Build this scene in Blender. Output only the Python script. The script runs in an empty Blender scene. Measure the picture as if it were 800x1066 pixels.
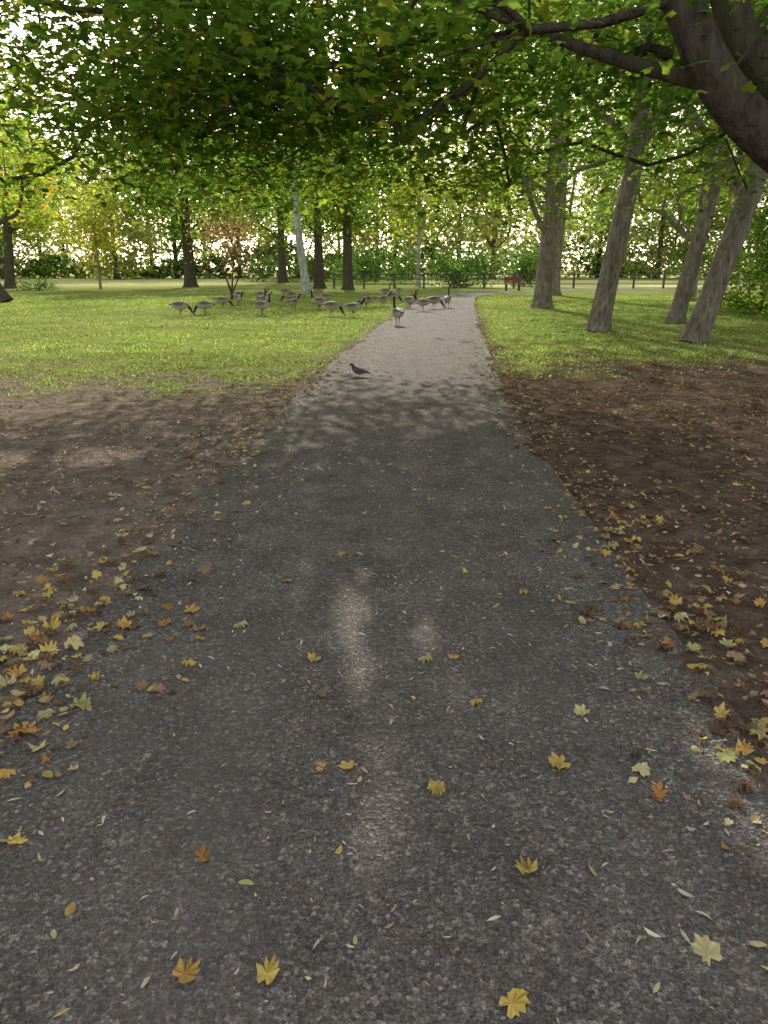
import bpy, math, numpy as np
from mathutils import Vector
rng = np.random.default_rng(7)
D = bpy.data
scene = bpy.context.scene
scene.view_settings.view_transform = 'Standard'
scene.view_settings.look = 'None'
scene.view_settings.exposure = 0

# ------------------------------------------------------------------ sun / sky / camera
EL, AZ = math.radians(26), math.radians(-4)
S = np.array([math.sin(AZ)*math.cos(EL), math.cos(AZ)*math.cos(EL), math.sin(EL)])
w = D.worlds.new("World"); scene.world = w; w.use_nodes = True
nt = w.node_tree; bg = nt.nodes['Background']
sky = nt.nodes.new('ShaderNodeTexSky'); sky.sky_type = 'NISHITA'; sky.sun_disc = False
sky.sun_elevation = EL; sky.sun_rotation = AZ; sky.dust_density = 1.2; sky.air_density = 1.0; sky.ozone_density = .6
hs = nt.nodes.new('ShaderNodeHueSaturation'); hs.inputs['Saturation'].default_value = .42
nt.links.new(sky.outputs[0], hs.inputs['Color'])
tm = nt.nodes.new('ShaderNodeMix'); tm.data_type = 'RGBA'; tm.blend_type = 'MULTIPLY'; tm.clamp_result = False
tm.inputs[0].default_value = 1; tm.inputs[7].default_value = (1.8, 1.62, 1.48, 1)
nt.links.new(hs.outputs[0], tm.inputs[6]); nt.links.new(tm.outputs[2], bg.inputs[0]); bg.inputs[1].default_value = 0.15
sl = D.lights.new("sun", 'SUN'); sl.energy = 4.8; sl.angle = math.radians(0.6); sl.color = (1, .92, .78)
so = D.objects.new("sun", sl); scene.collection.objects.link(so)
so.rotation_euler = Vector(-S).to_track_quat('-Z', 'Y').to_euler(); so.location = (0, 0, 30)
cd = D.cameras.new("camera"); cam = D.objects.new("camera", cd); scene.collection.objects.link(cam)
cd.sensor_fit = 'VERTICAL'; cd.sensor_height = 36; cd.lens = 26; cd.clip_end = 4000; cd.clip_start = .05
cam.location = (0, 0, 1.5); cam.rotation_euler = (math.radians(90-18.2), 0, 0)
scene.camera = cam

# ------------------------------------------------------------------ noise
def vnoise(x, y, seed=0):
    xi = np.floor(x).astype(np.int64); yi = np.floor(y).astype(np.int64)
    fx = x-xi; fy = y-yi; fx = fx*fx*(3-2*fx); fy = fy*fy*(3-2*fy)
    def h(a, b):
        n = (a*374761393 + b*668265263 + seed*1442695) & 0xffffffff
        n = ((n ^ (n >> 13))*1274126177) & 0xffffffff
        return ((n ^ (n >> 16)) & 0xffff)/65535.0
    return (h(xi, yi)*(1-fx)+h(xi+1, yi)*fx)*(1-fy)+(h(xi, yi+1)*(1-fx)+h(xi+1, yi+1)*fx)*fy
def fbm(x, y, seed=0, o=4):
    s = 0; a = .5; t = 0
    for i in range(o):
        s = s+a*vnoise(x*2**i, y*2**i, seed+i*17); t += a; a *= .5
    return s/t
def sstep(a, b, x):
    t = np.clip((x-a)/(b-a), 0, 1); return t*t*(3-2*t)

# ------------------------------------------------------------------ mesh accumulator
class Acc:
    def __init__(s): s.v = []; s.c = []; s.l = []; s.fs = []; s.m = []; s.n = 0; s.sm = []
    def add(s, verts, faces, col, mat=0, smooth=True):
        verts = np.asarray(verts, float).reshape(-1, 3); faces = np.asarray(faces, np.int64)
        col = np.asarray(col, float)
        if col.ndim == 1: col = np.tile(col, (len(verts), 1))
        s.v.append(verts); s.c.append(col); s.l.append((faces+s.n).ravel())
        s.fs.append(np.full(len(faces), faces.shape[1])); s.m.append(np.full(len(faces), mat))
        s.sm.append(np.full(len(faces), smooth)); s.n += len(verts)
    def obj(s, name, mats, parent=None):
        me = D.meshes.new(name)
        v = np.concatenate(s.v); l = np.concatenate(s.l); fs = np.concatenate(s.fs)
        me.vertices.add(len(v)); me.vertices.foreach_set('co', v.astype(np.float32).ravel())
        me.loops.add(len(l)); me.loops.foreach_set('vertex_index', l.astype(np.int32))
        me.polygons.add(len(fs)); st = np.concatenate([[0], np.cumsum(fs)[:-1]])
        me.polygons.foreach_set('loop_start', st.astype(np.int32))
        try: me.polygons.foreach_set('loop_total', fs.astype(np.int32))
        except Exception: pass
        me.polygons.foreach_set('material_index', np.concatenate(s.m).astype(np.int32))
        me.polygons.foreach_set('use_smooth', np.concatenate(s.sm))
        c = np.concatenate(s.c); c4 = np.ones((len(c), 4), np.float32); c4[:, :3] = c
        at = me.color_attributes.new('col', 'FLOAT_COLOR', 'POINT'); at.data.foreach_set('color', c4.ravel())
        for m in mats: me.materials.append(m)
        me.update(); me.validate()
        o = D.objects.new(name, me); scene.collection.objects.link(o)
        if parent: o.parent = parent
        return o

# ------------------------------------------------------------------ materials
def newmat(name):
    m = D.materials.new(name); m.use_nodes = True; n = m.node_tree; n.nodes.clear()
    out = n.nodes.new('ShaderNodeOutputMaterial'); return m, n, out
def N(n, t, **k):
    x = n.nodes.new(t)
    for a, b in k.items():
        if a in x.bl_rna.properties.keys(): setattr(x, a, b)
        else: x.inputs[a].default_value = b
    return x
def mixc(n, f, a, b, mode='MIX'):
    x = n.nodes.new('ShaderNodeMix'); x.data_type = 'RGBA'; x.blend_type = mode
    for s, v in ((x.inputs[0], f), (x.inputs[6], a), (x.inputs[7], b)):
        if isinstance(v, bpy.types.NodeSocket): n.links.new(v, s)
        elif isinstance(v, (int, float)): s.default_value = v
        else: s.default_value = (*v, 1)
    return x.outputs[2]
def ramp(n, fac, stops):
    r = n.nodes.new('ShaderNodeValToRGB'); e = r.color_ramp.elements
    while len(e) < len(stops): e.new(.5)
    for i, (p, c) in enumerate(stops):
        e[i].position = p; e[i].color = (*((c,)*3 if isinstance(c, (int, float)) else c), 1)
    n.links.new(fac, r.inputs[0]); return r.outputs[0]
def noise(n, scale, detail=4, rough=.6, co=None):
    x = N(n, 'ShaderNodeTexNoise'); x.inputs['Scale'].default_value = scale
    x.inputs['Detail'].default_value = detail; x.inputs['Roughness'].default_value = rough
    if co: n.links.new(co, x.inputs['Vector'])
    return x.outputs[0]
def leafmat(name, trans=.55, tb=(2.0, 2.0, .9)):
    m, n, out = newmat(name)
    a = N(n, 'ShaderNodeVertexColor', layer_name='col')
    p = N(n, 'ShaderNodeBsdfDiffuse'); n.links.new(a.outputs[0], p.inputs[0])
    t = N(n, 'ShaderNodeBsdfTranslucent'); n.links.new(mixc(n, 1.0, a.outputs[0], tb, 'MULTIPLY'), t.inputs[0])
    mx = N(n, 'ShaderNodeMixShader'); mx.inputs[0].default_value = trans
    n.links.new(p.outputs[0], mx.inputs[1]); n.links.new(t.outputs[0], mx.inputs[2]); n.links.new(mx.outputs[0], out.inputs[0])
    return m
M_leaf = leafmat('leaf_foliage', .6, (2.9, 2.9, 1.9))
M_leafn = leafmat('leaf_maple', .55, (2.6, 2.7, 1.7))
M_grassb = leafmat('grass_blade', .5, (1.9, 1.9, 1.4))
M_fallen = leafmat('fallen_leaf', .15, (1.3, 1.2, .8))
def barkmat(name, tint):
    m, n, out = newmat(name)
    g = N(n, 'ShaderNodeNewGeometry'); mp = N(n, 'ShaderNodeMapping'); mp.inputs['Scale'].default_value = (1, 1, .25)
    n.links.new(g.outputs['Position'], mp.inputs[0])
    a = noise(n, 14, 5, .65, mp.outputs[0]); b = noise(n, 2.2, 2, .5, g.outputs['Position'])
    c = ramp(n, a, [(.3, tuple(x*.35 for x in tint)), (.55, tint), (.8, tuple(min(1, x*1.7) for x in tint))])
    c = mixc(n, ramp(n, b, [(.4, 0.0), (.7, .5)]), c, (.12, .125, .075))
    p = N(n, 'ShaderNodeBsdfDiffuse'); n.links.new(c, p.inputs[0])
    bp = N(n, 'ShaderNodeBump'); bp.inputs['Strength'].default_value = 1; bp.inputs['Distance'].default_value = .06
    n.links.new(a, bp.inputs['Height']); n.links.new(bp.outputs[0], p.inputs['Normal'])
    n.links.new(p.outputs[0], out.inputs[0]); return m
M_bark = barkmat('bark', (.31, .27, .235)); M_barkd = barkmat('bark_dark', (.115, .095, .08)); M_birch = barkmat('bark_birch', (.62, .62, .6))
def vcmat(name, rough=.7):
    m, n, out = newmat(name); a = N(n, 'ShaderNodeVertexColor', layer_name='col')
    p = N(n, 'ShaderNodeBsdfPrincipled'); p.inputs['Roughness'].default_value = rough
    g = N(n, 'ShaderNodeTexCoord'); q = noise(n, 60, 3, .6, g.outputs['Object'])
    n.links.new(mixc(n, .5, a.outputs[0], ramp(n, q, [(.3, .5), (.7, 1.3)]), 'MULTIPLY'), p.inputs['Base Color'])
    n.links.new(p.outputs[0], out.inputs[0]); return m
M_bird = vcmat('feathers'); M_paint = vcmat('weathered_paint', .6)

# ------------------------------------------------------------------ path line
CP = np.array([(-.06, -6), (-.05, 2), (0, 4.5), (.12, 7.5), (.5, 13), (1.25, 21), (1.8, 26), (3.2, 39), (4.8, 47), (8.5, 53), (16, 56.5), (34, 58.5), (70, 59)], float)
def catmull(P, k):
    P = np.asarray(P, float)
    if len(P) < 3:
        t = np.linspace(0, 1, k+1)[:, None]; return P[0]*(1-t)+P[-1]*t
    Q = np.vstack([2*P[0]-P[1], P, 2*P[-1]-P[-2]]); out = []
    for i in range(1, len(Q)-2):
        p0, p1, p2, p3 = Q[i-1:i+3]
        for t in np.arange(k)/k:
            out.append(.5*((2*p1)+(-p0+p2)*t+(2*p0-5*p1+4*p2-p3)*t*t+(-p0+3*p1-3*p2+p3)*t**3))
    out.append(P[-1]); return np.array(out)
CL = catmull(CP, 24)
def pathdist(x, y):
    d = np.full(x.shape, 1e9)
    for a, b in zip(CL[:-1], CL[1:]):
        ab = b-a; L = (ab**2).sum(); t = np.clip(((x-a[0])*ab[0]+(y-a[1])*ab[1])/L, 0, 1)
        d = np.minimum(d, (x-a[0]-t*ab[0])**2+(y-a[1]-t*ab[1])**2)
    return np.sqrt(d)
def halfw(y): return np.interp(y, [0, 4, 8, 14, 60], [1.2, 1.2, 1.2, 1.28, 1.25])

def grassmask(x, y):
    n = fbm(x*.5, y*.5, 3); n2 = fbm(x*2.5, y*2.5, 9)
    b = np.where(x < 0, 11.2, 12.3+np.clip(x-2, 0, 6)*.1)
    return sstep(-2.1, 3.0, y-b+(n-.5)*5.5+(n2-.5)*5.5)
# ------------------------------------------------------------------ ground
def build_ground():
    xs = np.concatenate([-np.geomspace(1500, 16, 22)[:-1], np.arange(-16, -3, .25), np.arange(-3, 5.5, .06), np.arange(5.5, 16, .25), np.geomspace(16, 1500, 22)])
    ys = np.concatenate([np.array([-300, -60, -15, -4, -1.5]), np.arange(-.5, 12, .07), np.arange(12, 60, .25), np.geomspace(60, 2500, 26)])
    X, Y = np.meshgrid(xs, ys); x = X.ravel(); y = Y.ravel()
    d = pathdist(x, y)-halfw(y)
    edge = d+(fbm(x*3, y*3, 5)-.5)*.34+(fbm(x*.9, y*.9, 15)-.5)*.3
    gm = grassmask(x, y)
    z = (fbm(x*1.3, y*1.3, 21)-.5)*.06+(fbm(x*7, y*7, 31, 3)-.5)*.03
    z = -.03+(z+.042)*sstep(-.1, .14, edge)
    far = sstep(20, 60, np.hypot(x, y)); z = z*(1-far)+(-.03+.03*sstep(-.1, .3, d))*far
    g = gm*sstep(.0, .5, d+(fbm(x*2, y*2, 77)-.5)*.8)
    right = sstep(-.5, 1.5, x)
    pale = np.maximum(sstep(62, 66, y)*sstep(2, 6, x), sstep(66, 74, y)*sstep(-10, -20, x))
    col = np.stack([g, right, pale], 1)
    nx, ny = len(xs), len(ys)
    i = (np.arange(ny-1)[:, None]*nx+np.arange(nx-1)[None]).ravel()
    A = Acc(); A.add(np.stack([x, y, z], 1), np.stack([i, i+1, i+1+nx, i+nx], 1), col)
    m, n, out = newmat('ground_grass_and_soil')
    a = N(n, 'ShaderNodeVertexColor', layer_name='col'); sp = N(n, 'ShaderNodeSeparateColor'); n.links.new(a.outputs[0], sp.inputs[0])
    pos = N(n, 'ShaderNodeNewGeometry').outputs['Position']
    n1 = noise(n, 5, 6, .7, pos); n2 = noise(n, 60, 2, .7, pos); n3 = noise(n, .35, 2, .6, pos); n4 = noise(n, 1.2, 3, .6, pos)
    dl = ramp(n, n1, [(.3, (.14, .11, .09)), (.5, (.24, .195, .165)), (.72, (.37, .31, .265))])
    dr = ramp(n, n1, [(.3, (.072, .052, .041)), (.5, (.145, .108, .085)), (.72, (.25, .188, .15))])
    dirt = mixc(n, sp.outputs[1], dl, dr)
    dirt = mixc(n, .75, dirt, ramp(n, n2, [(.3, .45), (.7, 1.5)]), 'MULTIPLY')
    gr = ramp(n, n4, [(.3, (.125, .175, .05)), (.5, (.205, .27, .075)), (.72, (.32, .37, .125))])
    gr = mixc(n, ramp(n, n3, [(.4, 0.0), (.65, .7)]), gr, (.33, .35, .12))
    gr = mixc(n, .6, gr, ramp(n, n2, [(.3, .5), (.7, 1.4)]), 'MULTIPLY')
    gr = mixc(n, sp.outputs[2], gr, (.6, .6, .27))
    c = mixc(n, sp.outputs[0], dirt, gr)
    p = N(n, 'ShaderNodeBsdfDiffuse'); n.links.new(c, p.inputs[0])
    bp = N(n, 'ShaderNodeBump'); bp.inputs['Strength'].default_value = .9; bp.inputs['Distance'].default_value = .04
    n.links.new(n1, bp.inputs['Height']); n.links.new(bp.outputs[0], p.inputs['Normal'])
    n.links.new(p.outputs[0], out.inputs[0])
    A.obj('ground', [m])
build_ground()
def build_path():
    T = np.gradient(CL, axis=0); T /= np.linalg.norm(T, axis=1)[:, None]; Nn = np.stack([T[:, 1], -T[:, 0]], 1)
    us = np.linspace(-1, 1, 9); V = []
    for c, nn in zip(CL, Nn):
        for u in us:
            p = c+nn*u*(halfw(c[1])+.1); V.append((p[0], p[1], .004))
    k = len(us); i = (np.arange(len(CL)-1)[:, None]*k+np.arange(k-1)[None]).ravel()
    A = Acc(); A.add(V, np.stack([i, i+1, i+1+k, i+k], 1), (1, 1, 1))
    m, n, out = newmat('asphalt'); pos = N(n, 'ShaderNodeNewGeometry').outputs['Position']
    v = N(n, 'ShaderNodeTexVoronoi'); v.inputs['Scale'].default_value = 88; n.links.new(pos, v.inputs['Vector'])
    nf = noise(n, 150, 3, .75, pos); nm = noise(n, 2.4, 6, .7, pos); ns = noise(n, 22, 3, .7, pos)
    mp = N(n, 'ShaderNodeMapping'); mp.inputs['Scale'].default_value = (1, .18, 1); n.links.new(pos, mp.inputs[0]); nb = noise(n, 1.7, 3, .55, mp.outputs[0])
    c = ramp(n, nf, [(.32, (.07, .063, .058)), (.5, (.16, .146, .134)), (.66, (.32, .295, .272))])
    sepc = N(n, 'ShaderNodeSeparateColor'); n.links.new(v.outputs['Color'], sepc.inputs[0])
    c = mixc(n, .75, c, ramp(n, sepc.outputs[0], [(0, .5), (.82, 1.1), (1, 2.3)]), 'MULTIPLY')
    c = mixc(n, .9, c, ramp(n, nm, [(.3, .62), (.7, 1.35)]), 'MULTIPLY')
    c = mixc(n, ramp(n, ns, [(.47, 0.0), (.78, .45)]), c, (.19, .163, .142))
    c = mixc(n, ramp(n, nb, [(.47, 0.0), (.7, .38)]), c, (.2, .18, .165))
    p = N(n, 'ShaderNodeBsdfPrincipled'); p.inputs['Roughness'].default_value = .9; p.inputs['Specular IOR Level'].default_value = .15
    n.links.new(c, p.inputs['Base Color'])
    bp = N(n, 'ShaderNodeBump'); bp.inputs['Strength'].default_value = .9; bp.inputs['Distance'].default_value = .008
    n.links.new(v.outputs['Distance'], bp.inputs['Height']); n.links.new(bp.outputs[0], p.inputs['Normal'])
    n.links.new(p.outputs[0], out.inputs[0])
    A.obj('asphalt_path', [m])
build_path()

# ------------------------------------------------------------------ leaf instancer (numpy)
def polar(ps):
    v = [(0, 0.0, 0)]
    for a, r, z in ps: v.append((r*math.sin(math.radians(a)), r*math.cos(math.radians(a)), z))
    k = len(ps); f = [(0, 1+(i+1) % k, 1+i) for i in range(k)]
    return np.array(v), np.array(f)
def half(ps): return [(a, r, z) for a, r, z in ps]+[(-a, r*(.93 if i % 2 else 1.04), z*1.3) for i, (a, r, z) in enumerate(reversed(ps)) if 0 < a < 180]
L_MAPLE = polar(half([(180, .14, .02), (150, .36, -.03), (128, .44, -.06), (112, .38, .01), (90, .47, -.05), (76, .56, -.1), (62, .45, -.02), (52, .38, .05), (44, .48, 0), (34, .55, -.06), (24, .45, .0), (17, .41, .04), (9, .52, 0), (0, .62, -.09)]))
L_OVAL = polar(half([(180, .5, .0), (150, .4, .03), (110, .3, .05), (60, .3, .05), (25, .42, .02), (0, .55, -.04)]))
L_MID = polar([(180, .15, 0), (125, .42, -.05), (75, .5, -.05), (45, .3, .03), (0, .6, -.06), (-45, .3, .03), (-75, .5, -.05), (-125, .42, -.05)])
L_RH = (np.array([(0, -.5, 0), (.32, 0, .07), (0, .5, -.03), (-.32, 0, .07)]), np.array([(0, 1, 2, 3)]))
L_SLIM = (np.array([(0, -.5, 0), (.14, -.15, .05), (.12, .2, .06), (0, .5, .02), (-.12, .2, .06), (-.14, -.15, .05)]), np.array([(0, 1, 2, 5), (5, 2, 3, 4)]))
def scatter(acc, tpl, P, size, tilt, col, mat=0, curl=1.0):
    n = len(P); V, F = tpl; k = len(V)
    if n == 0: return
    yaw = rng.uniform(0, 2*np.pi, n); ta = np.abs(rng.normal(0, 1, n))*tilt; tb = rng.uniform(0, 2*np.pi, n)
    cy, sy = np.cos(yaw), np.sin(yaw)
    W = np.tile(V, (n, 1, 1)); W[:, :, 2] *= (curl if np.isscalar(curl) else np.asarray(curl)[:, None])
    W[:, :, 0] *= rng.uniform(.65, 1.1, n)[:, None]
    W[:, :, 2] += (W[:, :, 1]**2)*rng.normal(0, .5, n)[:, None]*(0 if np.isscalar(curl) else 1)
    W *= np.broadcast_to(size, (n,))[:, None, None]
    x = W[:, :, 0]*cy[:, None]-W[:, :, 1]*sy[:, None]; y = W[:, :, 0]*sy[:, None]+W[:, :, 1]*cy[:, None]; z = W[:, :, 2]
    ax = np.cos(tb)[:, None]; ay = np.sin(tb)[:, None]; c = np.cos(ta)[:, None]; s = np.sin(ta)[:, None]
    dt = ax*x+ay*y; X = x*c+ay*z*s+ax*dt*(1-c); Yv = y*c-ax*z*s+ay*dt*(1-c); Z = z*c+(ax*y-ay*x)*s
    R = np.stack([X, Yv, Z], 2)+P[:, None, :]
    f = (np.arange(n)[:, None, None]*k+F[None]).reshape(-1, F.shape[1])
    cc = np.repeat(col, k, axis=0)
    if not np.isscalar(curl): cc = np.clip(cc*rng.uniform(.72, 1.15, len(cc))[:, None], 0, 1)
    acc.add(R.reshape(-1, 3), f, cc, mat, smooth=False)

# ------------------------------------------------------------------ tubes
def tube(acc, P, R, sides, col, mat=0, lobes=0.0, seed=0):
    P = np.asarray(P, float); R = np.asarray(R, float)
    T = np.gradient(P, axis=0); T /= np.linalg.norm(T, axis=1)[:, None]+1e-9
    ref = np.array([1.0, 0, 0]) if abs(T[:, 0]).mean() < .7 else np.array([0, 1.0, 0])
    U = np.cross(T, ref); U /= np.linalg.norm(U, axis=1)[:, None]+1e-9; W = np.cross(T, U)
    ph = np.linspace(0, 2*np.pi, sides, endpoint=False)
    rr = R[:, None]*np.ones(sides)[None]
    if lobes:
        zz = np.arange(len(P))[:, None]/len(P)
        rr = rr*(1+lobes*(np.sin(3*ph[None]+seed)+.7*np.sin(5*ph[None]+seed*2+zz*2))*np.exp(-zz*5)+.05*np.sin(4*ph[None]+zz*9+seed))
    V = P[:, None]+(np.cos(ph)[None, :, None]*U[:, None]+np.sin(ph)[None, :, None]*W[:, None])*rr[:, :, None]
    k = sides; n = len(P); i = np.arange(n-1)[:, None]*k; j = np.arange(k)[None]; j2 = (j+1) % k
    F = np.stack([i+j, i+j2, i+k+j2, i+k+j], 2).reshape(-1, 4)
    acc.add(V.reshape(-1, 3), F, col, mat)

# ------------------------------------------------------------------ trees
def grow(skel, clumps, rtw=.012, bf=.35, jit=.1):
    pos = [np.array(s[:3], float) for s in skel]; par = [s[4] for s in skel]
    plen = []
    for i, p in enumerate(par): plen.append(0 if p < 0 else plen[p]+np.linalg.norm(pos[i]-pos[p]))
    first = [i for i, s in enumerate(skel) if s[5]]; root = pos[first[0]]
    order = np.argsort(np.linalg.norm(clumps-root, axis=1)); tips = []
    PA = np.array(pos); PL = np.array(plen); OK = np.array([bool(s[5]) for s in skel])
    for ci in order:
        c = clumps[ci]; d = np.linalg.norm(PA-c, axis=1); cost = d+bf*PL+np.where(OK, 0, 1e6)+np.clip(PA[:, 2]-c[2]-.6, 0, 9)*.4
        j = int(np.argmin(cost)); L = d[j]; k = max(1, int(L/.9)); a = PA[j]; last = j; ln = PL[j]
        for q in range(1, k+1):
            t = q/k; p = a*(1-t)+c*t+np.array([0, 0, .12*L*math.sin(math.pi*t)])
            if q < k: p = p+rng.normal(0, jit, 3)*min(1, L)
            pos.append(p); par.append(last); ln += L/k
            PA = np.vstack([PA, p]); PL = np.append(PL, ln); OK = np.append(OK, True); last = len(pos)-1
        tips.append(last)
    n = len(pos); desc = np.zeros(n)
    for t in tips: desc[t] += 1
    for i in range(n-1, -1, -1):
        if par[i] >= 0: desc[par[i]] += desc[i]
    R = rtw*np.sqrt(np.maximum(desc, 1))
    for i, s in enumerate(skel): R[i] = s[3]
    for i in range(len(skel), n): R[i] = min(R[i], R[par[i]]*.8+.002) if par[i] < len(skel) else min(R[i], R[par[i]])
    return pos, par, R, tips
def branches(acc, pos, par, R, nsk, col=(1, 1, 1), mat=0, big=16, rmin=0, lobes=.1, seed=1.0):
    n = len(pos); ch = [[] for _ in range(n)]
    for i, p in enumerate(par):
        if p >= 0: ch[p].append(i)
    starts = [(-1, 0)]
    while starts:
        p0, i = starts.pop(); chain = [] if p0 < 0 else [p0]; cur = i
        while True:
            chain.append(cur)
            c = sorted(ch[cur], key=lambda q: -R[q]-(10 if q < nsk else 0))
            if not c: break
            for o in c[1:]: starts.append((cur, o))
            cur = c[0]
        if p0 >= 0 and max(R[chain[1:]]) < rmin: continue
        P = np.array([pos[q] for q in chain]); r = np.array([R[q] for q in chain])
        if p0 >= 0: r[0] = r[1]*1.15
        if len(P) < 2: continue
        k = 4 if r.max() > .08 else 2
        Q = catmull(np.hstack([P, r[:, None]]), k); rr = np.maximum(Q[:, 3], .003)
        rr[-1] = .002
        s = big if r.max() > .15 else (7 if r.max() > .04 else 4)
        tube(acc, Q[:, :3], rr, s, col, mat, lobes if p0 < 0 else 0, seed)
GREEN = [((.07, .13, .02), 5), ((.1, .155, .022), 4), ((.05, .1, .02), 3), ((.17, .19, .02), 1.2), ((.22, .15, .02), .25)]
def pick(pal, n):
    wts = np.array([p[1] for p in pal], float); c = np.array([p[0] for p in pal])
    return c[rng.choice(len(pal), n, p=wts/wts.sum())]
def foliage(acc, tips, cr, nl, size, pal, tpl, tilt=.7, mat=1, keep=None, flat=.5, alt=.25, curl=1.0):
    n = len(tips); P0 = np.repeat(tips, nl, 0); m = n*nl
    g = rng.normal(0, 1, (m, 3)); g /= np.maximum(1, np.linalg.norm(g, axis=1)/2.0)[:, None]
    cs = np.repeat(rng.uniform(.7, 1.3, n), nl)
    P = P0+g*np.array([cr, cr, cr*flat])*.6*cs[:, None]
    P[:, 2] -= .12*(g[:, 0]**2+g[:, 1]**2)*cr*.5
    cc = np.repeat(pick(pal, n), nl, 0); c2 = pick(pal, m); u = (rng.random(m) < alt)[:, None]
    col = np.where(u, c2, cc)*rng.uniform(.7, 1.35, m)[:, None]
    s = size*rng.uniform(.6, 1.3, m)
    if keep is not None:
        k = keep(P); P, col, s = P[k], col[k], s[k]
    scatter(acc, tpl, P, s, tilt, col, mat, curl)
def ell(n, c, r, zmin=-1e9, shell=2.0, keep=None):
    out = []
    while len(out) < n:
        v = rng.normal(0, 1, 3); v /= np.linalg.norm(v); v *= rng.random()**(1/(shell+1.0))
        p = np.array(c)+v*np.array(r)
        if p[2] < zmin: continue
        if keep is not None and not keep(p): continue
        out.append(p)
    return np.array(out)
def make_tree(name, trunk, clumps, cr, nl, size, pal=GREEN, tpl=L_RH, bark=None, rtw=.02, keep=None, first=2, tilt=.7, flat=.6, rmin=0, acc=None, lobes=.1, curl=1.0, lm=None):
    skel = []
    for i, t in enumerate(trunk):
        par = t[4] if len(t) > 4 else i-1
        skel.append((t[0], t[1], t[2], t[3], par, i >= first))
    pos, par, R, tips = grow(skel, clumps, rtw)
    A = acc or Acc()
    branches(A, pos, par, R, len(skel), rmin=rmin, lobes=lobes, seed=rng.uniform(0, 6))
    o = None
    if acc is None: o = A.obj(name, [bark or M_bark])
    B = acc or Acc()
    foliage(B, np.array([pos[t] for t in tips]), cr, nl, size, pal, tpl, tilt, 1 if acc else 0, keep, flat, curl=curl)
    if acc is None: B.obj('foliage', [lm or M_leaf], o)
    return o

# open spots on the ground (x,y,rx,ry) that get sun through the leaves
GAPS = [(-.16, 3.2, .09, .45), (-.02, 1.95, .07, .42), (.30, 2.3, .055, .28), (1.08, 1.8, .08, .35), (-.42, 3.5, .035, .25), (-.1, 2.5, .045, .25), (.17, 2.8, .03, .25),
        (-2.4, 6.0, .35, .3), (-3.4, 5.8, .5, .35), (-3.9, 8.2, .5, .4), (.6, 10.8, .3, .4), (2.9, 9.4, .2, .4), (-2.6, 9.8, .4, .4)]
def proj(P): return P[:, 0]-P[:, 2]*S[0]/S[2], P[:, 1]-P[:, 2]*S[1]/S[2]
def keepfn(P):
    gx, gy = proj(P); k = np.ones(len(P), bool)
    for a, b, rx, ry in GAPS:
        k &= (((gx-a)/(rx+.03))**2+((gy-b)/(ry+.05))**2) > 1
    lim = np.where(gx > -1.3, 18.5, 12.2)
    k &= ~((gy > lim+(fbm(gx*.6, gy*.6, 8)-.5)*6) & (gx < 2.2))
    k &= P[:, 2] > 2.05+(fbm(P[:, 0]*1.3, P[:, 1]*1.3, 4)-.5)*.8
    return k
def kc(p): return p[1] > 4.5 and (p[1]-p[2]*2.05 < 15 or p[0] > 3)
def kshade(p):
    gy = p[1]-p[2]*2.05; gx = p[0]+p[2]*.14; return p[1] > 6 and 1 < gy < 12 and -4 < gx < 4.5
# big maple overhanging the path, trunk just outside the frame on the right
trunk1 = [(4.9, 6.9, 0, .62, -1), (4.85, 6.8, .5, .47, 0), (4.7, 6.7, 1.3, .42, 1), (4.45, 6.6, 1.8, .4, 2),
          (3.7, 6.5, 2.12, .21, 3), (3.1, 6.5, 2.45, .18, 4), (2.62, 6.5, 2.85, .16, 5), (2.25, 6.55, 3.45, .14, 6), (1.9, 6.9, 4.3, .12, 7), (1.2, 7.6, 5.3, .09, 8),
          (3.5, 6.9, 2.75, .17, 4), (3.0, 7.1, 3.3, .15, 10), (2.75, 7.3, 4.1, .13, 11), (2.6, 8.2, 5.4, .1, 12),
          (4.7, 7.2, 2.9, .3, 3), (4.9, 7.9, 4.5, .24, 14), (4.6, 8.9, 6.3, .18, 15), (4.0, 10, 8, .12, 16),
          (2.1, 7.3, 3.2, .06, 6), (1.4, 8.2, 3.7, .045, 18), (.7, 9.4, 4.5, .035, 19),
          (5.6, 8.4, 3.6, .15, 14), (6.4, 9.8, 4.6, .11, 21)]
c1 = np.vstack([ell(210, (1.6, 10.6, 6.2), (8.6, 7.0, 4.4), 2.6, 2, kc), ell(65, (1, 10.5, 3.8), (7.5, 5.5, 1.6), 2.5, 1, kc),
                ell(120, (0, 12, 5), (5, 7, 2.8), 2.9, 1, kshade), ell(85, (-1.6, 10.5, 3.7), (3.6, 3.2, 1.0), 2.8, .6, kc)])
PAL1 = [((.07, .125, .025), 5), ((.1, .155, .03), 4), ((.05, .095, .022), 4), ((.16, .185, .03), 1.3), ((.2, .16, .03), .06)]
make_tree('maple_tree', trunk1, c1, 1.0, 115, .135, PAL1, tpl=L_MID, bark=M_barkd, rtw=.008, keep=keepfn, first=4, tilt=.6, flat=.45, lm=M_leafn)
trunk2 = [(-9.5, 8.5, 0, .5), (-9.4, 8.5, .6, .38), (-9.2, 8.6, 2, .34), (-8.7, 8.9, 3.6, .28), (-8, 9.4, 5.4, .2), (-7.5, 9.9, 7.2, .12)]
c2 = ell(120, (-6.6, 10.3, 5.4), (5.4, 5.6, 3.6), 2.3, 2, kc)
PAL2 = [((.1, .165, .025), 4), ((.07, .125, .025), 3), ((.2, .22, .03), 2.6), ((.28, .19, .04), .35), ((.3, .14, .04), .15)]
make_tree('maple_tree', trunk2, c2, 1.0, 110, .135, PAL2, L_MID, M_barkd, .009, keepfn, 2, .6, .45)

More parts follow.
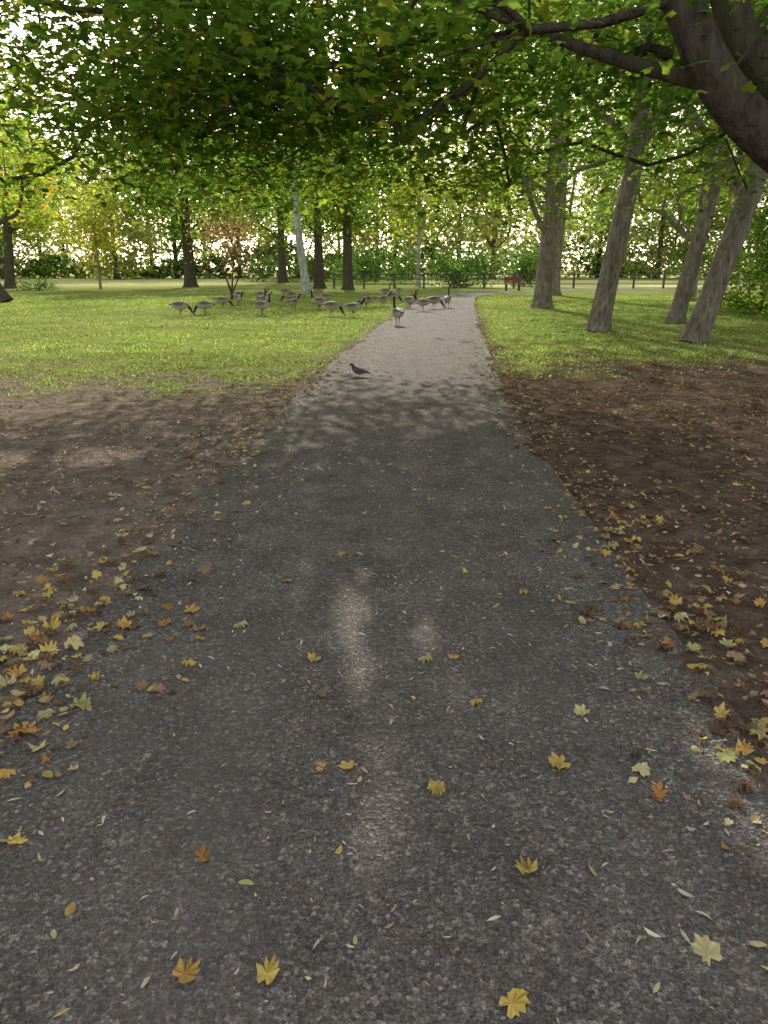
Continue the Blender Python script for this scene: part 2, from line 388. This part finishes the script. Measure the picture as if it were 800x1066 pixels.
# row of trees on the right
GR2 = [((.1, .165, .028), 4), ((.07, .125, .025), 3), ((.17, .2, .035), 2)]
def row(x, y, r, lean, h, cr, z0, n, nl=80, size=.18, bark=None, pal=GR2, fl=1.45, name='plane_tree', cx=0):
    t = [(x, y, 0, r*fl), (x+lean*.12, y, .35, r*1.1), (x+lean*.45, y, 1.2, r*.95), (x+lean, y, 2.6, r*.88), (x+lean*1.5, y, 4.2, r*.8), (x+lean*1.8, y+.2, h*.55, r*.6), (x+lean*1.7, y, h*.8, r*.25)]
    cl = ell(n, (x+lean+cx, y, (h+z0)/2), (cr, cr, (h-z0)/2), z0, 2)
    return make_tree(name, t, cl, 1.3, nl, size, pal, L_RH, bark, .018, None, 3, .7, .55)
row(6.65, 16.2, .245, .65, 12, 4.4, 3.4, 100, size=.19, cx=.8)
row(5.4, 19.2, .25, .35, 14, 4.6, 4.4, 100, size=.19, cx=.5)
row(8.4, 22, .22, .45, 13, 4.5, 3.8, 90, size=.21, cx=1)
row(6.3, 30.7, .34, .1, 15, 5.2, 3.6, 100, size=.26)
row(10, 46, .45, .1, 16, 6, 4, 90, 60, .36)
row(14.5, 27, .3, .2, 14, 5.5, 3, 90, 70, .27)
row(15, 38, .35, .2, 15, 6, 3, 90, 60, .32)
# left / centre park trees
AUT = [((.18, .22, .04), 3), ((.27, .23, .05), 1.4), ((.12, .18, .03), 3.5)]
row(-17.8, 36, .3, -1.3, 11, 5.5, 3.2, 90, 70, .29, M_barkd, AUT)
row(-5.0, 50, .27, -.3, 13, 4, 6, 70, 60, .3, M_birch, AUT, 1.3, 'birch_tree')
row(-5.2, 62, .4, .0, 14, 5.5, 4, 85, 60, .4, M_barkd)
row(-2.7, 58, .38, .0, 13, 4.5, 4, 75, 60, .38, M_barkd)
row(-16.5, 66, .5, .0, 13, 7, 3.6, 100, 60, .46, M_barkd)
row(-11.5, 88, .5, .0, 15, 7, 4, 80, 50, .55, M_barkd)
row(3.0, 68, .2, .0, 13, 4.5, 3.5, 70, 50, .4, M_birch, AUT, name='birch_tree')
row(-30, 62, .4, .3, 12, 6, 3, 80, 60, .42, M_barkd, AUT)
# small multi-stem tree with reddish leaves
st = [(-7.8, 39.5, 0, .08, -1), (-7.8, 39.5, .25, .06, 0), (-8.1, 39.5, 1.2, .04, 1), (-8.7, 39.4, 2.4, .025, 2), (-7.7, 39.6, 1.3, .04, 1), (-7.5, 39.6, 2.6, .025, 4), (-7.3, 39.3, 1.2, .035, 1), (-6.7, 39.3, 2.3, .025, 6)]
RED = [((.26, .15, .12), 3), ((.24, .18, .1), 2), ((.15, .17, .07), 1.5), ((.28, .11, .1), 1)]
make_tree('cherry_tree', st, ell(60, (-7.7, 39.5, 3.1), (2.2, 2, 1.5), 1.6, 1), .8, 26, .15, RED, L_RH, M_barkd, .009, None, 2)
YEL = [((.3, .28, .06), 3), ((.2, .24, .05), 2.5)]
make_tree('birch_sapling', [(-22, 60, 0, .12), (-22, 60, 1.5, .09), (-22, 60, 3.5, .07), (-22, 60, 6, .03)], ell(60, (-22, 60, 4.6), (2, 2, 2.6), 2, 1), .9, 50, .26, YEL, L_RH, M_bark, .012)

# distant trees: one mass around the horizon
HAZE = [((.19, .24, .12), 3), ((.15, .2, .1), 3), ((.25, .27, .13), 2)]  # distant leaf colours made paler, so the haze is painted into them
HAZE2 = [((.26, .28, .13), 3), ((.3, .26, .13), 1.5), ((.18, .22, .1), 2)]  # yellower variant, paled for haze in the same way
A = Acc()
for i in range(36):
    a = math.radians(-40+80*(i+rng.uniform(-.3, .3))/35); dd = rng.uniform(118, 165)
    x, y = dd*math.sin(a), dd*math.cos(a); h = rng.uniform(19, 29)
    pal = [HAZE, HAZE2, HAZE, HAZE][i % 4]; r = rng.uniform(7, 11)
    t = [(x, y, 0, .55), (x, y, 1.2, .4), (x, y, 4, .36), (x, y, h*.6, .2)]
    make_tree('', t, ell(76, (x, y, h*.52), (r, r, h*.5), .8, 2), 2.6, 42, 1.0, pal, L_RH, None, .03, None, 2, .8, .7, .05, acc=A)
A.obj('distant_trees', [M_barkd, M_leaf])

# shrubs and undergrowth
def shrub(name, c, r, n, nl, size, pal, cr=.5):
    t = [(c[0], c[1], 0, .05), (c[0], c[1], .2, .04), (c[0]+.05, c[1], r[2]*.5, .03)]
    return make_tree(name, t, ell(n, (c[0], c[1], r[2]*.9), r, .12, 2), cr, nl, size, pal, L_RH, M_barkd, .008, None, 1, .8, .8)
DK = [((.05, .095, .03), 3), ((.075, .13, .035), 3), ((.04, .075, .028), 1)]
shrub('laurel_bush', (10.6, 18.5), (1.6, 2.2, 1.7), 60, 80, .12, GR2)
shrub('laurel_bush', (12.6, 22.5), (2, 2.5, 2.3), 70, 80, .15, DK)
shrub('laurel_bush', (13.3, 27), (2.2, 2.5, 1.8), 60, 80, .18, GR2)
shrub('yew_bush', (7.0, 66), (3.4, 2.5, 1.7), 60, 80, .25, DK, .9)
shrub('yew_bush', (13.2, 70), (2.2, 2, 1.9), 50, 80, .25, DK, .9)
shrub('yew_bush', (-1, 84), (5, 3, 2.1), 60, 80, .3, DK, 1.1)
shrub('yew_bush', (-10, 96), (8, 3, 1.6), 60, 80, .3, DK, 1.1)
shrub('low_bush', (-25, 56), (1.5, 1, .35), 24, 50, .15, DK, .5)
A = Acc(); n = 22000; x = rng.uniform(-110, 125, n); hh = np.clip(-1.6+11*fbm(x*.09, x*0, 5)+2.0*fbm(x*.8, x*0, 6)-1, .3, 8)
P = np.stack([x, 132+rng.normal(0, 2, n)+6*np.sin(x*.05), rng.random(n)**.8*hh], 1)
scatter(A, L_RH, P, rng.uniform(.6, 1.2, n), .9, pick(HAZE+DK, n)*rng.uniform(.6, 1.3, n)[:, None])
A.obj('distant_shrubs', [M_leaf])

# ------------------------------------------------------------------ fence, bench
def box(A, x0, x1, y0, y1, z0, z1, col):
    v = [(x, y, z) for z in (z0, z1) for y in (y0, y1) for x in (x0, x1)]
    A.add(v, [(0, 2, 3, 1), (4, 5, 7, 6), (0, 1, 5, 4), (2, 6, 7, 3), (0, 4, 6, 2), (1, 3, 7, 5)], col, 0, False)
A = Acc(); dk = (.07, .062, .055)
for x in np.arange(-4, 45, 2.4):
    box(A, x-.07, x+.07, 61.93, 62.07, -.05, 1.22, dk)
    for z in (.35, .72, 1.08): box(A, x+.072, x+2.328, 61.97, 62.03, z-.035, z+.035, dk)
A.obj('post_and_rail_fence', [M_paint])
A = Acc(); rd = (.24, .06, .05)
for k in range(3): box(A, 8.6, 9.8, 55.0+k*.15, 55.12+k*.15, .43, .47, rd)
for k in range(3): box(A, 8.6, 9.8, 55.5+k*.02, 55.53+k*.02, .55+k*.14, .66+k*.14, rd)
for x in (8.7, 9.62):
    box(A, x, x+.08, 55.02, 55.08, 0, .428, dk); box(A, x, x+.08, 55.56, 55.62, 0, .95, dk); box(A, x, x+.08, 55.08, 55.558, .37, .428, dk)
A.obj('park_bench', [M_paint])

# ------------------------------------------------------------------ grass blades
def build_grass():
    n = 190000; y = 9+36*rng.random(n)**1.6; x = rng.uniform(-1, 1, n)*(.56*y+2)
    g = grassmask(x, y)*sstep(.0, .5, pathdist(x, y)-halfw(y)); k = g*.95 > rng.random(n); x, y = x[k], y[k]; n = len(x)
    hgt = rng.uniform(.012, .045, n)*(1+(fbm(x, y, 55)-.5)); wd = .006+.0006*y; a = rng.uniform(0, np.pi, n)
    b = np.stack([x, y, np.full(n, .0)], 1); dx = np.stack([np.cos(a)*wd, np.sin(a)*wd, np.zeros(n)], 1)
    tip = b+np.stack([rng.normal(0, .022, n), rng.normal(0, .022, n), hgt+.01], 1)
    V = np.stack([b-dx, b+dx, tip], 1).reshape(-1, 3)
    c = pick([((.17, .255, .065), 4), ((.23, .31, .08), 3), ((.34, .36, .14), 1.8), ((.12, .18, .05), 1.6)], n)*rng.uniform(.7, 1.2, n)[:, None]
    c = c*(.55+1.0*fbm(x*.4, y*.4, 91))[:, None]
    A = Acc(); A.add(V, np.arange(3*n).reshape(-1, 3), np.repeat(c, 3, 0), 0, False); A.obj('grass', [M_grassb])
build_grass()

# ------------------------------------------------------------------ fallen leaves
FY = [((.82, .64, .2), 4), ((.76, .5, .16), 2), ((.58, .32, .12), 1.2), ((.76, .7, .38), 3.4), ((.55, .58, .24), 1), ((.42, .29, .17), 1.6)]
FB = [((.32, .22, .13), 4), ((.46, .34, .2), 3), ((.21, .14, .09), 4), ((.6, .48, .26), 1.8), ((.48, .25, .11), .8), ((.66, .56, .28), .8)]
FP = [((.85, .83, .6), 3), ((.78, .78, .42), 2), ((.78, .64, .32), 1), ((.58, .5, .38), 1)]
def build_fallen():
    A = Acc()
    def gz(x, y):
        d = pathdist(x, y)-halfw(y); return np.where(d < 0, .008, .026)
    def put(x, y, tpl, s0, s1, pal, tilt=.12, cu=(0, 1.5), dz=0):
        x = np.asarray(x, float); y = np.asarray(y, float); n = len(x); s = s0+(s1-s0)*rng.random(n)**1.4
        P = np.stack([x, y, gz(x, y)+s*.06+dz], 1)
        scatter(A, tpl, P, s, tilt, pick(pal, n)*rng.uniform(.75, 1.1, n)[:, None], 0, rng.uniform(cu[0], cu[1], n)*rng.choice([-1, 1], n))
    spots = np.array([(-.77, 1.42), (-.26, 1.24), (-.445, 1.24), (.273, 1.17), (.866, 1.315), (.74, 1.29), (.376, 1.54), (.16, 1.87), (-.197, 1.97), (-.115, 1.97), (.704, 2.27),
        (-.77, 2.61), (-.76, 2.48), (-.28, 2.65), (-.64, 2.95), (.163, 2.65), (1.05, 2.45), (.98, 2.5), (.8, 1.94), (.82, 1.84), (.67, 3.8), (-.24, 3.8), (-.93, 4.73), (-1.18, 1.94), (-1.04, 1.92),
        (-1.24, 2.35), (-1.3, 2.45), (-1.4, 2.5), (-1.15, 3.67), (1.26, 2.7), (1.72, 3.4), (1.15, 3.22), (1.23, 4.97), (-.485, 1.59), (.56, 1.98), (.8, 4.6), (1.55, 4.2), (-.5, 5.6)])
    h = np.arange(len(spots)) % 4 > 0
    put(spots[h, 0], spots[h, 1], L_MAPLE, .055, .08, FY[:5], .22, (.5, 2.6)); put(spots[~h, 0], spots[~h, 1], L_OVAL, .04, .06, FY, .18, (.3, 2))
    n = 60; put(rng.uniform(-1.2, 1.2, n), rng.uniform(2, 12, n), L_MAPLE, .035, .065, FY, .2, (.3, 2.4))
    n = 90; put(rng.uniform(-1.2, 1.2, n), rng.uniform(1.3, 12, n), L_OVAL, .025, .045, FY+FP, .15)
    for sx, n in ((-1, 520), (1, 480)):
        y = 1.6+11*rng.random(n)**1.3; off = rng.normal(.16, .24, n); cx = np.interp(y, CP[:, 1], CP[:, 0]); x = cx+sx*(1.22+off)
        h = rng.random(n) < .5
        put(x[h], y[h], L_MAPLE, .03, .08, FY+FB, .35, (.3, 2.8)); put(x[~h], y[~h], L_OVAL, .025, .06, FY+FB, .35, (.3, 2))
        n = 1700; y = 1.6+20*rng.random(n)**1.2; off = rng.normal(.05, .22, n); cx = np.interp(y, CP[:, 1], CP[:, 0]); x = cx+sx*(1.22+off)
        put(x, y, L_RH, .012, .042, FB+FP, .35)
    n = 190; put(rng.normal(-1.5, .26, n), rng.normal(2.7, .55, n), L_MAPLE, .04, .085, FY+FB[:2], .35, (.5, 2.8))
    n = 60; put(rng.normal(-1.25, .12, n), rng.normal(2.1, .3, n), L_OVAL, .03, .06, FY+FB[:2], .35, (.5, 2))
    n = 90; put(rng.normal(1.4, .2, n), rng.normal(2.7, .7, n), L_MAPLE, .04, .085, FY+FB, .35, (.5, 2.8))
    n = 640; put(rng.uniform(-1.25, 1.25, n), 1.05+11*rng.random(n)**1.4, L_SLIM, .015, .045, FP, .15)
    n = 900; put(rng.uniform(-1.25, 1.25, n), 1.05+9*rng.random(n)**1.2, L_RH, .006, .018, FP+FB, .2)
    n = 2000; y = 5+34*rng.random(n)**1.2; x = np.interp(y, CP[:, 1], CP[:, 0])+rng.uniform(-1.25, 1.25, n)
    put(x, y, L_RH, .02, .05, FP+FB, .15)
    def soil(n, side, tpl, s0, s1, pal, tilt):
        y = 1.2+15.5*rng.random(n)**.8; x = side*rng.random(n)**.8*(.6*y+1.6); d = pathdist(x, y)-halfw(y)
        k = (d > .02) & (grassmask(x, y) < .95) & (fbm(x*1.1, y*1.1, 61) > rng.uniform(.2, .62, n)); put(x[k], y[k], tpl, s0, s1, pal, tilt)
    soil(18000, 1, L_RH, .015, .06, FB, .4); soil(16000, -1, L_RH, .012, .05, FB+FP, .4)
    soil(2400, 1, L_MAPLE, .03, .075, FB+FB+FY[:2], .4); soil(1500, -1, L_MAPLE, .03, .065, FB+FP, .35)
    soil(2200, 1, L_OVAL, .025, .06, FB+FB+FY[:2], .4); soil(1800, -1, L_OVAL, .025, .05, FB+FP, .35)
    soil(1500, -1, L_SLIM, .02, .045, FP, .2); soil(1000, 1, L_SLIM, .02, .045, FP, .2)
    n = 9000; y = 10.5+28*rng.random(n)**1.3; x = rng.uniform(-1, 1, n)*(.56*y+1); d = pathdist(x, y)-halfw(y); k = d > 0
    put(x[k], y[k], L_RH, .03, .09, FP+FB[:2], .35, dz=.02)
    A.obj('fallen_leaves', [M_fallen])
    A = Acc()
    for i in range(420):
        y = 1.2+11*rng.random()**1.2; sd = rng.choice([-1, 1]); x = sd*(1.15+abs(rng.normal(0, 1.0))*(.3+.2*y)) if rng.random() < .85 else rng.uniform(-1, 1)
        a = rng.uniform(0, 6.28); L = rng.uniform(.04, .22); z = float(gz(np.array([x]), np.array([y]))[0])+.004
        P = [(x, y, z), (x+math.cos(a)*L*.5, y+math.sin(a)*L*.5, z+.006), (x+math.cos(a+.3)*L, y+math.sin(a+.3)*L, z+.002)]
        tube(A, P, [.003, .0025, .0015], 4, np.array([.18, .12, .08])*rng.uniform(.5, 1.6))
    A.obj('fallen_twigs', [M_paint])
build_fallen()

# ------------------------------------------------------------------ birds
def bird_mesh(name, prof, colf, wing, leg, s=1.0):
    A = Acc(); Q = catmull(np.array(prof, float), 4); n = len(Q); k = 14
    T = np.gradient(Q[:, :2], axis=0); T /= np.linalg.norm(T, axis=1)[:, None]; ph = np.linspace(0, 2*np.pi, k, endpoint=False)
    V = []; C = []
    for i in range(n):
        y, z, rx, rz = Q[i]; ny, nz = -T[i, 1], T[i, 0]
        for p in ph:
            a = math.cos(p)*max(rx, .002); b = math.sin(p)*max(rz, .002)
            V.append((a, y+ny*b, z+nz*b)); C.append(colf(i/4.0, math.sin(p)))
    i = np.arange(n-1)[:, None]*k; j = np.arange(k)[None]; F = np.stack([i+j, i+(j+1) % k, i+k+(j+1) % k, i+k+j], 2).reshape(-1, 4)
    A.add(V, F, np.array(C))
    for e in (0, n-1): A.add(V[e*k:(e+1)*k], [tuple(range(k))], C[e*k])
    for sx in (-1, 1):
        W = catmull(np.array(wing[0], float), 3); V = []
        for y, z, x, rx, rz in W:
            for p in ph[::2]: V.append((sx*(x+math.cos(p)*rx), y, z+math.sin(p)*rz))
        m = len(W); kk = 7; i = np.arange(m-1)[:, None]*kk; j = np.arange(kk)[None]
        A.add(V, np.stack([i+j, i+(j+1) % kk, i+kk+(j+1) % kk, i+kk+j], 2).reshape(-1, 4), wing[1])
        lx, hz, r, lc, st = leg; dy = st*sx
        tube(A, [(sx*lx, -.02*s, hz), (sx*lx, .02*s+dy*.4, hz*.75), (sx*lx, -.03*s+dy*.7, hz*.42), (sx*lx, .0+dy, .015*s)], [r*3, r*2, r, r], 6, lc)
        f = .07*s; A.add([(sx*lx, dy-.01, .012*s), (sx*lx-.4*f, dy+f, .004), (sx*lx, dy+1.15*f, .005), (sx*lx+.4*f, dy+f, .004), (sx*lx, dy-.01, .002)], [(0, 1, 2), (0, 2, 3), (4, 2, 1), (4, 3, 2)], lc)
    o = A.obj(name, [M_bird]); return o
BODY = [(-.46, .42, .03, .008), (-.38, .415, .07, .035), (-.26, .4, .125, .1), (-.1, .385, .165, .155), (.06, .385, .16, .165)]
UP = BODY+[(.19, .42, .12, .135), (.27, .5, .066, .074), (.305, .6, .044, .047), (.315, .7, .037, .038), (.325, .8, .036, .038), (.355, .86, .04, .045), (.40, .87, .036, .038), (.445, .855, .02, .02), (.49, .845, .007, .006)]
GZ = BODY+[(.2, .39, .12, .13), (.31, .34, .07, .074), (.39, .26, .048, .05), (.435, .18, .038, .04), (.455, .12, .036, .038), (.48, .08, .04, .044), (.51, .06, .036, .037), (.535, .04, .02, .02), (.555, .018, .007, .006)]
FW = BODY+[(.19, .42, .12, .13), (.29, .49, .066, .072), (.36, .56, .046, .048), (.42, .63, .038, .04), (.46, .69, .036, .038), (.505, .72, .04, .045), (.55, .715, .036, .038), (.595, .7, .02, .02), (.64, .69, .007, .006)]
def goosecol(i, s):
    if i < .8: return (.02, .018, .016)
    if i < 2: return (.6, .58, .55) if s < .2 else (.04, .035, .03)
    if i < 6.2:
        b = np.array([.24, .19, .15]); l = np.array([.5, .45, .38])
        t = max(0, min(1, .4-s*.9+(.35 if i > 4.6 else 0))); return tuple(b*(1-t)+l*t)
    if 9.6 < i < 11 and s < .15: return (.75, .75, .73)
    return (.02, .019, .019)
wg = ([(.15, .45, .09, .02, .04), (.04, .45, .125, .04, .095), (-.12, .44, .125, .04, .1), (-.28, .43, .07, .03, .055), (-.43, .43, .02, .01, .012)], (.17, .135, .105))
lg = (.06, .27, .009, (.03, .027, .024), .05)
gm = [bird_mesh('canada_goose', p, goosecol, wg, lg) for p in (UP, GZ, FW)]
spots = [(-6.8, 25.6, 1), (-6.1, 26.1, 1), (-6.4, 30.5, 1), (-6.2, 32.8, 2), (-7.2, 38, 1), (-6.0, 37.6, 2), (-4.1, 25.8, 0), (-4.4, 36, 1), (-3.3, 28.0, 2), (-2.5, 29.4, 0), (-1.75, 25.4, 1), (-1.0, 24.7, 2),
         (-.7, 30.5, 1), (-.05, 31.5, 2), (.4, 35, 1), (.38, 21.3, 0), (1.03, 30.5, 0), (1.45, 28.6, 2), (1.95, 30.2, 1), (2.55, 31, 0), (.1, 43, 0), (.9, 46, 0), (-5.2, 41, 1), (-2.6, 34, 1), (-5.0, 31.5, 0)]
heads = [90, -80, 75, 140, -95, 80, 100, -100, 30, -85, 80, 95, -90, 60, 85, -20, 120, -70, 80, 15, 60, -60, 90, -80, 25]
used = set()
for q, ((x, y, p), hd) in enumerate(zip(spots, heads)):
    if p not in used: o = gm[p]; used.add(p)
    else: o = D.objects.new('canada_goose', gm[p].data); scene.collection.objects.link(o)
    on = float(pathdist(np.array([x]), np.array([y]))[0]) < 1.25
    o.location = (x, y, .004 if on else .012); o.rotation_euler = (0, 0, math.radians(-hd)); sc = rng.uniform(.76, .88); o.scale = (sc, sc, sc)
PG = [(-.19, .055, .022, .006), (-.13, .065, .028, .012), (-.07, .08, .045, .038), (0, .09, .058, .055), (.06, .1, .052, .055), (.095, .125, .034, .037), (.11, .152, .024, .026), (.125, .172, .025, .027), (.148, .174, .018, .019), (.168, .166, .006, .006), (.182, .16, .003, .003)]
def pigcol(i, s):
    if i < 1: return (.03, .03, .035)
    if i < 4.3: return (.13, .14, .155)
    if i < 6.2: return (.05, .07, .07)
    if i < 8.4: return (.07, .075, .085)
    return (.06, .05, .05)
pw = ([(.06, .105, .035, .01, .02), (.02, .105, .045, .017, .035), (-.05, .095, .042, .015, .032), (-.12, .08, .02, .01, .015), (-.17, .07, .008, .005, .006)], (.08, .082, .095))
pg = bird_mesh('pigeon', PG, pigcol, pw, (.02, .05, .003, (.3, .08, .06), .012), .35)
pg.location = (-.36, 10.9, .004); pg.rotation_euler = (0, 0, math.radians(70)); pg.scale = (.9, .9, .95)
